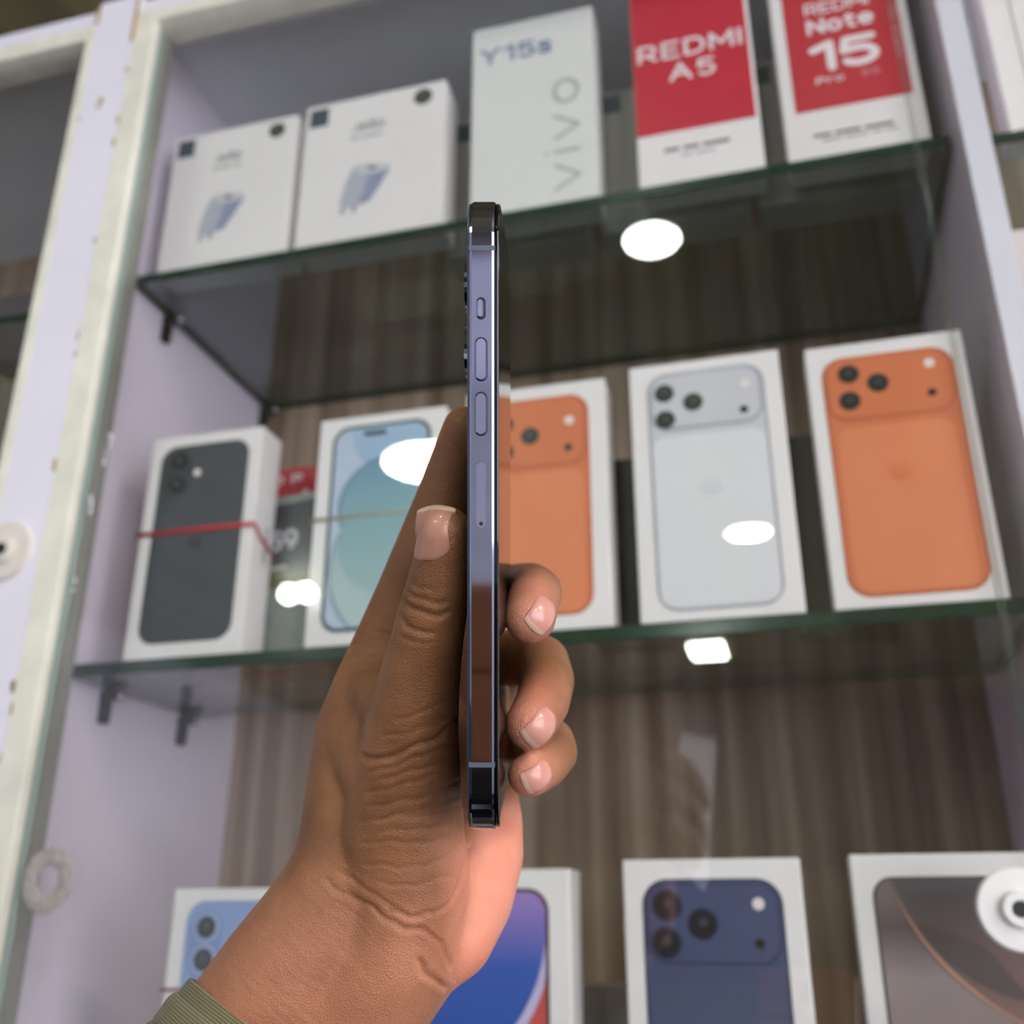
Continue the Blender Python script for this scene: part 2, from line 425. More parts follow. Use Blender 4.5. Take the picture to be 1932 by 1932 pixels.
def pull(x, y, z, r, m, label, parent):
    def lathe(bm, prof, mi, n=48):
        L = [[bm.verts.new((x + pr * math.cos(2 * math.pi * i / n), y + py, z + pr * math.sin(2 * math.pi * i / n))) for i in range(n)] for pr, py in prof]
        fs = [bm.faces.new((a[i], a[(i + 1) % n], b[(i + 1) % n], b[i])) for a, b in zip(L, L[1:]) for i in range(n)]
        fs += [bm.faces.new(L[0]), bm.faces.new(list(reversed(L[-1])))]
        for f in fs: f.material_index = mi
    bm = bmesh.new()
    lathe(bm, [(r, 0), (r, -.0015), (r * .95, -.0026), (r * .45, -.0026), (r * .44, -.0030)], 0)
    lathe(bm, [(r * .43, -.0026), (r * .43, -.0052), (r * .38, -.0058), (r * .22, -.0058), (r * .20, -.0050)], 0)
    lathe(bm, [(r * .19, -.0050), (r * .19, -.00605)], 1)
    o = mesh_obj('finger_pull', bm, [m, BLACK], parent)
    if parent is cab: o.location = (0, -0.52, 0.16)
    o['label'] = label
    return o
pull(0.0885, GY - .002, 0.0065, 0.0178, PLASTW, 'white round plastic finger pull', pA)
pull(-0.4815, 0.520, 0.2246, 0.0205, PLASTB, 'beige round plastic finger pull', cab)
# old glue ring on the pane
bm = bmesh.new(); n = 60; L = []
for k, (rr_, yy) in enumerate(((.0070, GY - .0021), (.0080, GY - .0028), (.0135, GY - .0030), (.0163, GY - .0021))):
    L.append([bm.verts.new((-.4165 + (rr_ + random.gauss(0, .00035)) * math.cos(2 * math.pi * i / n), yy, .0235 + 1.12 * (rr_ + random.gauss(0, .00035)) * math.sin(2 * math.pi * i / n))) for i in range(n)])
for a, b in zip(L, L[1:]):
    for i in range(n): bm.faces.new((a[i], a[(i + 1) % n], b[(i + 1) % n], b[i]))
mesh_obj('glue_ring', bm, mat('dried_glue', (160, 152, 148), .6, var=.2, scale=300, bump=.6, bscale=600), pA, smooth=True)['label'] = 'grey ring of dried glue'
bm = bmesh.new()
for (x, z, s_) in ((-.4225, .30, .0022), (-.4235, .285, .0016), (-.429, .255, .002), (-.432, .20, .0015)):
    for k in range(4): bmesh.ops.create_icosphere(bm, subdivisions=2, radius=s_ * random.uniform(.4, .8), matrix=Matrix.Translation((x + random.gauss(0, .0008), GY - .0026, z + random.gauss(0, .004))) @ Matrix.Diagonal((1, .3, 1.6, 1)))
o = mesh_obj('glue_smears', bm, mat('clear_glue', (205, 205, 208), .15), pA, smooth=True); o['kind'] = 'stuff'

# ------------------------------------------------------------------ boxes
def carton(name, x, y, z, w, h, d, label, m=CARD, rz=0, group='phone boxes on the shelves', lean=0, cat='box', roll=0):
    e = empty(name, (x, y, z), rz, label, cat, group)
    if roll: e.rotation_euler = (0, roll, rz)
    mesh_obj('carton', box_bm(0, w, 0, d, 0, h, bevel=.0010), m, e)
    return e

def lens(parent, x, z, r, ringm, coreM=BLACK, y=.0006):
    o = print_on('camera_lens', circ(x, z, r), ringm, parent, y=y)
    print_on('lens_glass', circ(x, z, r * .78), coreM, o, y=y + .0003)
    print_on('lens_glint', circ(x + r * .05, z + r * .1, r * .3), mat('lens_grey', (62, 64, 70), .3), o, y=y + .0006)

def pro_art(e, x0, z0, x1, z1, body, dark, panel, lenses, r, flash, mic, plat, panelbox, lensm, logo=None):
    a = print_on('printed_phone', rr(x0, z0, x1, z1, .013), dark, e, label='printed picture of a phone back')
    b = print_on('phone_back_print', rr(x0 + .0011, z0 + .0011, x1 - .0014, z1 - .0008, .0122), body, a, y=.0003)
    c = print_on('camera_plateau', rr(x0 + .002, plat, x1 - .002, z1 - .002, .0105), dark, a, y=.0005)
    c2 = print_on('plateau_face', rr(x0 + .0030, plat + .0014, x1 - .0034, z1 - .0028, .0096), body, a, y=.0007)
    p = print_on('back_panel_print', rr(*panelbox, .008), panel, a, y=.0005)
    for (lx, lz) in lenses: lens(a, lx, lz, r, lensm, y=.0010)
    print_on('flash_print', circ(flash[0], flash[1], .0030), mat('flash_white', (236, 226, 222), .4), a, y=.0010)
    print_on('sensor_print', circ(mic[0], mic[1], .0026), BLACK, a, y=.0010)
    if logo:
        cx, cz = (x0 + x1) / 2, (z0 + z1) / 2 - .002
        print_on('logo_print', apple(cx, cz, .0065), logo, a, y=.0008)

def apple(cx, cz, s):
    pts = []
    for i in range(40):
        t = 2 * math.pi * i / 40; r = s * (1 + .10 * math.cos(2 * t) - .14 * max(0, math.sin(t)) ** 8)
        x = cx + r * math.cos(t); z = cz + r * math.sin(t)
        d = math.hypot(x - (cx + s * 1.25), z - (cz + s * .2))
        if d < s * .5: x -= (s * .5 - d)
        pts.append((x, z))
    return pts

OR = mat('orange_print', (214, 118, 74), .4, var=.03, scale=14); ORD = mat('dark_orange_print', (186, 92, 58), .4); ORP = mat('orange_panel_print', (226, 132, 88), .4, var=.04, scale=12)
SI = mat('silver_print', (204, 204, 208), .4, var=.01); SID = mat('silver_edge_print', (150, 151, 160), .4); SIP = mat('silver_panel_print', (224, 223, 225), .4, var=.01)
NA = mat('navy_print', (70, 78, 110), .4, var=.05); NAD = mat('navy_edge_print', (52, 56, 84), .4); NAP = mat('navy_panel_print', (74, 82, 108), .4, var=.05)
NL = mat('navy_lens', (38, 40, 56), .3)
# middle shelf
ZS = 0.1628
e = carton('phone_box', 0.029, .580, ZS, .0905, .1675, .027, 'white phone box with orange phone, larger one at the right end of the middle shelf')
pro_art(e, .0085, .006, .0835, .158, OR, ORD, ORP, [(.0240, .146), (.0228, .128), (.0400, .138)], .0062, (.0700, .147), (.0690, .1275), .115, (.013, .0085, .078, .1105), BLACK, logo=mat('orange_logo_print', (220, 122, 78), .35))
e = carton('phone_box', -0.080, .580, ZS, .0935, .1705, .027, 'white phone box with silver phone, between the two orange phone boxes')
pro_art(e, .0110, .006, .0835, .163, SI, SID, SIP, [(.0220, .1485), (.0218, .1300), (.0395, .1402)], .0062, (.0720, .1490), (.0700, .1310), .1225, (.0130, .0085, .0815, .1180), BLACK, logo=mat('silver_logo', (214, 213, 217), .35))
e = carton('phone_box', -0.1895, .580, ZS, .0935, .1665, .027, 'white phone box with orange phone, partly behind the held phone')
pro_art(e, .0110, .009, .0825, .157, OR, ORD, ORP, [(.0270, .1400), (.0270, .1200), (.0440, .1300)], .0060, (.0700, .1380), (.0690, .1190), .1075, (.0150, .0110, .0780, .1035), BLACK, logo=ORP)

# teal phone box: front screen art
e = carton('phone_box', -0.2950, .580, ZS, .0915, .161, .027, 'white phone box with pale teal screen and thin rubber band')
TE = mat('teal_edge_print', (46, 74, 80), .4); SCR = mat('pale_blue_screen_print', (186, 200, 220), .4)
a = print_on('printed_phone', rr(.0105, .0085, .0815, .1535, .012), TE, e, label='printed picture of a phone screen')
print_on('screen_print', rr(.0131, .0111, .0789, .1509, .0100), SCR, a, y=.0003)
def clip_circle(cx, cz, r, x0, z0, x1, z1, rzz=None, n=70):
    rc = .0105; out = []
    for (x, z) in circ(cx, cz, r, n, rzz):
        x = min(max(x, x0), x1); z = min(max(z, z0), z1)
        for qx, qz, sx, sz in ((x0 + rc, z0 + rc, -1, -1), (x1 - rc, z0 + rc, 1, -1), (x0 + rc, z1 - rc, -1, 1), (x1 - rc, z1 - rc, 1, 1)):
            if (x - qx) * sx > 0 and (z - qz) * sz > 0:
                d = math.hypot(x - qx, z - qz)
                if d > rc: x = qx + (x - qx) * rc / d; z = qz + (z - qz) * rc / d
        out.append((x, z))
    return out
def vgrad(name, c0, c1, z0, z1, axis='Z', rough=.4, extra=None):
    m = bpy.data.materials.new(name); m.use_nodes = True; nt = m.node_tree; b = nt.nodes['Principled BSDF']; b.inputs['Roughness'].default_value = rough
    tc = nt.nodes.new('ShaderNodeTexCoord'); sp = nt.nodes.new('ShaderNodeSeparateXYZ'); nt.links.new(tc.outputs['Object'], sp.inputs[0])
    mr = nt.nodes.new('ShaderNodeMapRange'); mr.inputs['From Min'].default_value = z0; mr.inputs['From Max'].default_value = z1
    nt.links.new(sp.outputs[axis], mr.inputs['Value'])
    r = nt.nodes.new('ShaderNodeValToRGB'); el = r.color_ramp.elements; el[0].color = lin(c0); el[1].color = lin(c1)
    for pos, c in (extra or []): q = el.new(pos); q.color = lin(c)
    nt.links.new(mr.outputs[0], r.inputs['Fac']); nt.links.new(r.outputs['Color'], b.inputs['Base Color'])
    return m
B = (.0133, .0113, .0787, .1507)
print_on('petal_print', clip_circle(.055, .150, .030, *B, rzz=.034), vgrad('petal_blue', (150, 178, 204), (160, 188, 214), .1, .15), a, y=.0005)
print_on('petal_print', clip_circle(.052, .050, .038, *B, rzz=.048), mat('petal_shadow_a', (118, 150, 156), .4), a, y=.0006)
print_on('petal_print', clip_circle(.0524, .050, .0368, *B, rzz=.0468), vgrad('petal_low', (186, 206, 206), (150, 182, 186), 0, .1), a, y=.0008)
print_on('petal_print', clip_circle(.055, .093, .037, *B, rzz=.036), mat('petal_shadow_b', (84, 120, 134), .4), a, y=.0009)
print_on('petal_print', clip_circle(.0553, .0925, .0358, *B, rzz=.0348), vgrad('petal_mid', (150, 186, 190), (104, 146, 172), .055, .13), a, y=.0010)
print_on('petal_print', clip_circle(.053, .068, .033, *B, rzz=.036), vgrad('petal_front', (160, 190, 190), (122, 164, 174), .03, .1), a, y=.0011)
print_on('notch_print', rr(.0335, .1445, .0500, .1480, .00174), mat('notch_dark', (52, 70, 88), .4), a, y=.0013)
def band(x, y, z, w, d, zc, r, m, label, drop=0.0, tilt=0.0):
    bm = bmesh.new(); pth = []
    n = 12
    o = .0012
    for (px, py, pz) in ((-o, -o, 0), (w * .5, -o - .0003, tilt * .5), (w + o, -o, tilt), (w + o, d * .35, tilt - drop * .5), (w + o, d + o, tilt - drop), (w * .5, d + o, -drop * .5), (-o, d + o, 0), (-o, d * .5, 0)):
        pth.append(Vector((px, py, zc + pz)))
    rings = []
    for i, p in enumerate(pth):
        t = (pth[(i + 1) % len(pth)] - pth[i - 1]).normalized(); u = Vector((0, 0, 1)); v = t.cross(u).normalized()
        rings.append([bm.verts.new(p + (u * 1.2 * math.cos(2 * math.pi * k / n) + v * .6 * math.sin(2 * math.pi * k / n)) * r) for k in range(n)])
    for i in range(len(rings)):
        q, s = rings[i], rings[(i + 1) % len(rings)]
        for k in range(n): bm.faces.new((q[k], q[(k + 1) % n], s[(k + 1) % n], s[k]))
    return tag(mesh_obj('rubber_band', bm, m, smooth=True, loc=(x, y, z)), label, 'rubber band')
band(-.2950, .580, ZS, .0915, .027, .0865, .0009, mat('tan_rubber', (168, 158, 128), .5), 'thin tan rubber band round the teal phone box')

# black phone box with red rubber band
e = carton('phone_box', -0.4270, .580, ZS, .0880, .1635, .0285, 'white phone box with dark grey phone and red band, leftmost of the middle shelf')
BK = mat('graphite_print', (66, 70, 78), .35, var=.04); BKD = mat('graphite_edge', (54, 57, 64), .35); BKL = mat('graphite_ring', (52, 55, 62), .35)
a = print_on('printed_phone', rr(.0095, .0100, .0790, .1550, .012), BKD, e, label='printed picture of a dark grey phone back')
print_on('phone_back_print', rr(.0103, .0108, .0782, .1542, .0115), BK, a, y=.0003)
print_on('camera_bump', rr(.0135, .1150, .0345, .1515, .0095), BKD, a, y=.0005)
for z in (.1425, .1245): lens(a, .0245, z, .0080, BKL, mat('lens_black', (22, 24, 28), .25), y=.0008)
print_on('flash_print', circ(.0400, .1325, .0028), mat('flash_white', (236, 226, 222), .4), a, y=.0008)
print_on('logo_print', apple(.0455, .0800, .0050), mat('graphite_logo', (44, 46, 54), .35), a, y=.0008)
s = text('side_lettering', 'iPhone', 0, 0, .006, .026, INK, e, rot=90)
s.rotation_euler = (0, 0, math.pi / 2); s.location = (.0882, .0170, .080)
band(-.4270, .580, ZS, .0880, .0285, .0890, .0014, mat('red_rubber', (190, 44, 58), .45), 'red rubber band round the dark grey phone box', drop=.014)

# goods standing behind the middle row
e = carton('phone_box', -0.3720, .640, ZS, .085, .158, .025, 'red box behind, between the dark grey and teal phone boxes', m=RED2)
strokes('lettering', 'OP', .0225, .1480, .0260, .0080, WHITE_INK, e, .0018, y=0, gap=.8)
strokes('lettering', '4', .0360, .1290, .0170, .0200, WHITE_INK, e, .0034, y=0)
e = carton('phone_box', -0.3490, .612, ZS, .072, .120, .020, 'grey box with dark label, tilted in front of the red box', m=mat('silver_grey_carton', (140, 146, 142), .35), roll=math.radians(-5.5))
print_on('dark_label', rr(.0095, .052, .060, .114, .001), mat('ink_black', (38, 40, 50), .4), e)
strokes('lettering', '59', .0240, .0860, .0240, .0160, mat('dim_white_ink', (186, 186, 190), .5), e, .0036)
fineprint(.0225, .0660, .0200, .0042, INKL, e, y=.0003)
carton('phone_box', -0.1150, .625, ZS, .048, .128, .025, 'black box standing behind, between orange and silver phone boxes', m=mat('black_carton', (30, 36, 34), .35))
e = carton('phone_box', 0.0080, .640, ZS, .060, .138, .022, 'dark box standing behind, between silver and right orange phone boxes', m=mat('dark_brown_carton', (58, 54, 52), .35))
print_on('edge_stripe', rr(.0015, .004, .0055, .134, .001), mat('grey_edge', (150, 152, 156), .4), e)

# bottom shelf
ZB = -0.1378
e = carton('phone_box', -0.0960, .580, ZB, .0925, .1705, .027, 'white phone box with navy phone, centre right of the bottom row')
pro_art(e, .0100, .006, .0825, .1605, NA, NAD, NAP, [(.0230, .1475), (.0220, .1292), (.0412, .1383)], .0078, (.0700, .1480), (.0692, .1290), .1190, (.0125, .0085, .0800, .1100), NL)
e = carton('phone_box', -0.3670, .580, ZB, .0900, .1580, .027, 'white phone box with light blue phone, left of the bottom row behind the wrist')
BL = mat('light_blue_print', (142, 166, 214), .4, var=.03); BLD = mat('light_blue_edge', (116, 140, 190), .4); BLR = mat('light_blue_ring', (170, 186, 218), .4)
a = print_on('printed_phone', rr(.0105, .006, .0800, .1510, .012), BLD, e, label='printed picture of a light blue phone back')
print_on('phone_back_print', rr(.0113, .0068, .0792, .1502, .0115), BL, a, y=.0003)
print_on('camera_bump', rr(.0135, .1090, .0350, .1460, .0100), mat('light_blue_bump', (130, 152, 202), .4), a, y=.0005)
for z in (.1365, .1190): lens(a, .0243, z, .0080, BLR, mat('lens_slate', (50, 56, 66), .25), y=.0008)
band(-.3670, .580, ZB, .0900, .027, .103, .0008, mat('pale_red_rubber', (170, 90, 84), .5), 'thin reddish rubber band round the light blue phone box')
# screen box with blue and red wallpaper
e = carton('phone_box', -0.2160, .580, ZB, .0910, .1665, .028, 'white phone box with purple, blue and red screen, right of the wrist')
a = print_on('printed_phone', rr(.0105, .006, .0790, .1565, .012), mat('screen_edge_navy', (42, 48, 70), .35), e, label='printed picture of a colourful phone screen')
SR = vgrad('red_screen', (224, 150, 140), (176, 60, 58), .02, .13, extra=[(.5, (206, 96, 84))])
print_on('screen_print', rr(.0122, .0077, .0773, .1548, .0105), SR, a, y=.0003)
B2 = (.0124, .0079, .0771, .1546)
print_on('swoosh_print', clip_circle(.020, .140, .0620, *B2, rzz=.077), mat('swoosh_rim', (196, 184, 220), .4), a, y=.0005)
print_on('swoosh_print', clip_circle(.018, .142, .0600, *B2, rzz=.0745), vgrad('swoosh_blue', (40, 84, 168), (158, 130, 196), .075, .152, extra=[(.55, (58, 92, 176))]), a, y=.0007)
# desert titanium box
e = carton('phone_box', 0.0210, .580, ZB, .0910, .1715, .027, 'white phone box with bronze brown screen, right end of the bottom row')
a = print_on('printed_phone', rr(.0095, .006, .0830, .1605, .010), mat('bronze_edge', (70, 70, 76), .35), e, label='printed picture of a brown phone screen')
print_on('screen_print', rr(.0107, .0072, .0818, .1593, .009), vgrad('bronze_screen', (116, 100, 92), (120, 104, 100), .02, .15, extra=[(.72, (156, 138, 136)), (.9, (96, 82, 80))]), a, y=.0003)
def arc_strip(cx, cz, r, w, a0, a1, n=40, sq=1.0):
    o = [(cx + r * math.cos(a0 + (a1 - a0) * i / n), cz + sq * r * math.sin(a0 + (a1 - a0) * i / n)) for i in range(n + 1)]
    q = [(cx + (r - w * math.sin(math.pi * i / n)) * math.cos(a0 + (a1 - a0) * i / n), cz + sq * (r - w * math.sin(math.pi * i / n)) * math.sin(a0 + (a1 - a0) * i / n)) for i in range(n, -1, -1)]
    return o + q
inner = clip_circle(.108, .178, .0905, .0109, .0074, .0816, .1591)
print_on('arc_print', inner, vgrad('bronze_inner', (150, 112, 96), (88, 80, 82), .075, .15), a, y=.0005)
print_on('arc_print', arc_strip(.108, .178, .0912, .0016, math.radians(194), math.radians(252)), mat('copper_line', (206, 152, 130), .4), a, y=.0009)
print_on('arc_print', arc_strip(.086, .168, .0650, .0160, math.radians(205), math.radians(262)), mat('bronze_shade', (92, 78, 76), .4), a, y=.0007)
carton('phone_box', -.150, .660, ZB, .060, .104, .05, 'pale grey box low behind, between colourful screen and navy phone boxes', m=mat('dull_grey_carton', (150, 148, 142), .5))

# upper shelf
ZT = 0.4728
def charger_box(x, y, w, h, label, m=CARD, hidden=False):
    e = carton('charger_box', x, y, ZT, w, h, .030, label, m=m, group='charger boxes on the upper shelf')
    u = w / .112; v = h / .132
    print_on('square_label', rr(.004 * u, .1105 * v, .0190 * u, .1275 * v, .0005), SLATE, e)
    if not hidden:
        print_on('round_label', circ(.0945 * u, .1195 * v, .0073 * u), mat('dark_olive_seal', (78, 76, 70), .5), e)
        strokes('lettering', 'Jello', .0520 * u, .1030 * v, .0250 * u, .0100 * v, INK, e, .0010, y=0)
        fineprint(.0520 * u, .0925 * v, .0270 * u, .0030 * v, INKL, e)
        a = print_on('charger_picture', [(p[0] * u, (.048 + (p[1] - .048) * .80) * v) for p in ((.0370, .052), (.0420, .069), (.0520, .0715), (.0690, .067), (.0720, .0605), (.0640, .0420), (.0560, .0270), (.0400, .0235), (.0330, .0300))], mat('charger_side_print', (184, 186, 196), .5), e)
        print_on('charger_side', [(p[0] * u, (.048 + (p[1] - .048) * .80) * v) for p in ((.0545, .0570), (.0705, .0600), (.0640, .0430), (.0570, .0275), (.0480, .0262), (.0520, .0400))], mat('charger_shade_print', (150, 156, 182), .5), a, y=.0003)
        print_on('charger_top', [(p[0] * u, (.048 + (p[1] - .048) * .80) * v) for p in ((.0430, .0670), (.0520, .0708), (.0680, .0665), (.0710, .0610), (.0600, .0575), (.0480, .0600))], mat('charger_top_print', (206, 206, 212), .5), a, y=.0003)
        print_on('port', [(p[0] * u, (.048 + (p[1] - .048) * .80) * v) for p in ((.0530, .0655), (.0570, .0672), (.0620, .0640), (.0580, .0622))], INK, a, y=.0006)
        for k in (0, 1): print_on('prong', [((.0350 + .009 * k) * u, .0300 * v), ((.0385 + .009 * k) * u, .0300 * v), ((.0375 + .009 * k) * u, .0240 * v), ((.0345 + .009 * k) * u, .0235 * v)], mat('prong_print', (160, 162, 170), .5), a, y=.0003)
    return e
charger_box(-.4470, .580, .1105, .1330, 'white charger box with small plug picture, leftmost on the upper shelf')
charger_box(-.3290, .580, .1180, .1370, 'white charger box with plug picture, next to the tall white phone box')
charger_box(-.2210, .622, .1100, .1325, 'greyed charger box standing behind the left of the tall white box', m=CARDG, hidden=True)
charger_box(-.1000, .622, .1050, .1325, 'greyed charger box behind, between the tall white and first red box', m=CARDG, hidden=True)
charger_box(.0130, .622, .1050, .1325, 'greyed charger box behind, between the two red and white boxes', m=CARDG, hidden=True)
e = carton('phone_box', -.1900, .580, ZT, .0950, .1800, .030, 'tall plain white phone box with blue grey lettering, centre of upper shelf', m=mat('matte_white_carton', (226, 226, 222), .45, var=.015))
strokes('lettering', 'Y15s', .0350, .1500, .0570, .0165, INKB, e, .0030, y=0)
strokes('side_lettering', 'vivo', .0700, .0620, .0270, .1020, INKL, e, .0026, y=0, rot=90, gap=.42)
e = carton('phone_box', -.0665, .580, ZT, .0855, .1900, .027, 'red and white phone box with large white lettering, left of the two red ones')
print_on('red_panel', [(0.0005, .0445), (.0830, .0445), (.0830, .1895), (.0005, .1895)], RED, e)
strokes('lettering', 'REDMI', .0415, .1190, .0750, .0165, WHITE_INK, e, .0028, gap=.42)
strokes('lettering', 'A5', .0425, .0975, .0330, .0165, WHITE_INK, e, .0028, gap=.42)
fineprint(.0430, .0290, .0480, .0040, INK, e)
fineprint(.0430, .0230, .0260, .0025, INKL, e)
e = carton('phone_box', .0340, .580, ZT, .0900, .1900, .027, 'white phone box with red panel and numeral 15, right of the two red ones')
print_on('red_panel', [(.0085, .0400), (.0840, .0400), (.0840, .1820), (.0085, .1820)], mat('rose_red_print', (194, 50, 64), .4, var=.02), e)
strokes('lettering', 'REDMI', .0445, .1295, .0430, .0110, WHITE_INK, e, .0018)
strokes('lettering', 'Note', .0455, .1130, .0450, .0140, WHITE_INK, e, .0030)
strokes('lettering', '15', .0450, .0850, .0460, .0275, WHITE_INK, e, .0060, gap=.28)
strokes('lettering', 'Pro', .0335, .0640, .0180, .0064, WHITE_INK, e, .0011)
strokes('lettering', '5G', .0600, .0640, .0120, .0055, mat('faint_pink_ink', (224, 150, 158), .5), e, .0010)
fineprint(.0460, .0185, .0560, .0036, INK, e)
fineprint(.0470, .0140, .0480, .0030, INKL, e)

# neighbouring bays
e = carton('phone_box', .1700, .580, .4667, .09, .19, .027, 'white box with thin phone outline in the bay right of the partition')
print_on('printed_phone', rr(.016, .02, .08, .18, .01), INKL, e); print_on('phone_face_print', rr(.0168, .0208, .0792, .1792, .0095), CARD, e, y=.0003)
carton('phone_box', .1600, .590, ZB, .09, .5385, .03, 'tall pinkish white carton right of the partition, under the shelf', m=mat('pinkish_carton', (224, 210, 208), .45), group=None, cat='box')
carton('phone_box', -.655, .640, .4562, .075, .070, .03, 'dim grey brown box on the shelf in the left bay', m=mat('dim_mauve_carton', (96, 88, 92), .5), group=None)

# ------------------------------------------------------------------ held phone
def at(px, py, d):
    c = np.array([(px - 966) / F * d, -(py - 966) / F * d, -d])
    w = R @ c
    return Vector((w[0], w[1], w[2]))
cr = Vector(R[:, 0]); cu_ = Vector(R[:, 1]); cf = -Vector(R[:, 2])
TH, WD, HT = .00785, .0776, .1607
yaw = math.radians(2.05)
ax = (cr * math.cos(yaw) - cf * math.sin(yaw)).normalized(); ay = (cf * math.cos(yaw) + cr * math.sin(yaw)).normalized(); az = cu_.normalized()
org = cr * -.0111 + cf * .2530 + cu_ * (-.0009 - HT / 2)
ph = link(bpy.data.objects.new('smartphone', None)); ph.empty_display_size = .02
PM = Matrix((ax, ay, az)).transposed().to_4x4(); PM.translation = org + Vector((0, 0, ZC)); ph.matrix_world = PM
tag(ph, 'dark blue steel smartphone held edge-on in the left hand', 'phone')
STEEL = mat('polished_blue_steel', (150, 155, 174), .06, metal=1.0, var=.02)
STEELB = mat('button_steel', (168, 172, 196), .10, metal=1.0, var=.02)
SLOT = mat('dark_seam', (26, 28, 36), .4)
def slab(x0, x1, ins, r, bev, n=14):
    bm = bmesh.new(); L = []
    prof = [(x0, bev), (x0 + bev * .3, bev * .3), (x0 + bev, 0), (x1 - bev, 0), (x1 - bev * .3, bev * .3), (x1, bev)]
    for x, k in prof:
        k += ins; L.append([bm.verts.new((x, p[0], p[1])) for p in rr(k, k, WD - k, HT - k, r - k * .9, n)])
    m_ = len(L[0])
    for a, b in zip(L, L[1:]):
        for i in range(m_): bm.faces.new((a[i], a[(i + 1) % m_], b[(i + 1) % m_], b[i]))
    bm.faces.new(L[0]); bm.faces.new(list(reversed(L[-1])))
    return bm
def flat_smooth(o):
    for p in o.data.polygons: p.use_smooth = len(p.vertices) == 4
    return o
mesh_obj('frame', slab(.0004, .0069, 0, .0118, .00075), STEEL, ph)
mesh_obj('screen_glass', slab(.0068, TH, .0007, .0112, .0004), mat('black_screen_glass', (6, 7, 12), .02, spec=.6, var=0), ph)
mesh_obj('back_glass', slab(0, .0005, .0006, .0112, .0002), mat('graphite_back_glass', (52, 60, 76), .3), ph)
# camera bump, on the far side of the back
bm = bmesh.new()
for (px, py) in [(0, 0)]:
    pts = rr(.0365, HT - .0425, .0735, HT - .0045, .009)
    a = [bm.verts.new((-.0018, p[0], p[1])) for p in pts]; b = [bm.verts.new((.0002, p[0], p[1])) for p in pts]
    bm.faces.new(a); bm.faces.new(list(reversed(b)))
    for i in range(len(pts)): bm.faces.new((a[i], b[i], b[(i + 1) % len(pts)], a[(i + 1) % len(pts)]))
bump_ = mesh_obj('camera_bump', bm, mat('graphite_back_glass', (52, 60, 76), .3), ph)
for (ly, lz) in ((.0465, HT - .0330), (.0465, HT - .0140), (.0630, HT - .0235)):
    bm = bmesh.new(); bmesh.ops.create_cone(bm, cap_ends=True, segments=32, radius1=.0078, radius2=.0072, depth=.0022, matrix=Matrix.Translation((-.0029, ly, lz)) @ Matrix.Rotation(-math.pi / 2, 4, 'Y'))
    mesh_obj('camera_lens', bm, STEEL, bump_)
def pill(name, xc, zc, w, h, y0, y1, m, parent=ph, bev=.0003):
    bm = bmesh.new(); L = []
    for (y, k) in ((y1, 0), (y0 + bev, 0), (y0, bev)):
        L.append([bm.verts.new((p[0], y, p[1])) for p in rr(xc - w / 2 + k, zc - h / 2 + k, xc + w / 2 - k, zc + h / 2 - k, w / 2 - k - .00001, 8)])
    n_ = len(L[0])
    for a, b in zip(L, L[1:]):
        for i in range(n_): bm.faces.new((a[i], a[(i + 1) % n_], b[(i + 1) % n_], b[i]))
    bm.faces.new(L[-1]); bm.faces.new(list(reversed(L[0])))
    return mesh_obj(name, bm, m, parent)
XB = .0035
def zpx(py): return (966 - py) / F * .253 + .0009 + HT / 2
pill('button_seam', XB, zpx(582), .0028, .0061, -.00003, .001, SLOT)
pill('mute_switch', XB - .0002, zpx(582), .0017, .0048, -.0005, .001, STEELB)
for y in (678, 781):
    pill('button_seam', XB, zpx(y), .0037, .0115, -.00003, .001, SLOT)
    pill('volume_button', XB, zpx(y), .0028, .0106, -.0006, .001, STEELB)
pill('tray_seam', XB, zpx(934), .0029, .0171, -.00003, .001, SLOT)
pill('sim_tray', XB, zpx(934), .0025, .0166, -.00008, .001, STEELB, bev=.0001)
pill('tray_hole', XB, zpx(988), .0010, .00101, -.00012, .001, BLACK, bev=.00005)
ANT = mat('antenna_band', (84, 92, 108), .45)
for py in (468, 1443):
    z = zpx(py); bm = bmesh.new()
    add_box(bm, .0004, .0069, -.00003, .001, z - .0006, z + .0006)
    mesh_obj('antenna_line', bm, ANT, ph)

# ------------------------------------------------------------------ the photographing phone behind the lens (mirrored in the frame)
cp = link(bpy.data.objects.new('smartphone', None)); cp.empty_display_size = .02
PM = Matrix((cr, -cf, cu_)).transposed().to_4x4(); PM.translation = Vector((0, 0, ZC)) - cf * .006 - cu_ * .126; cp.matrix_world = PM
tag(cp, 'orange smartphone taking the picture, seen only mirrored in the steel frame', 'phone')
mesh_obj('back_shell', prism(bmesh.new(), rr(-.052, 0, .036, .090, .010), 0, .008), mat('orange_anodised', (255, 164, 110), .4), cp)
mesh_obj('round_badge', prism(bmesh.new(), circ(-.0065, .069, .0055, rz=.0095), -.0006, 0), BLACK, cp)
mesh_obj('groove', prism(bmesh.new(), [(-.052, .0455), (.036, .0455), (.036, .0475), (-.052, .0475)], -.0002, 0), mat('dark_orange_groove', (110, 40, 24), .5), cp)

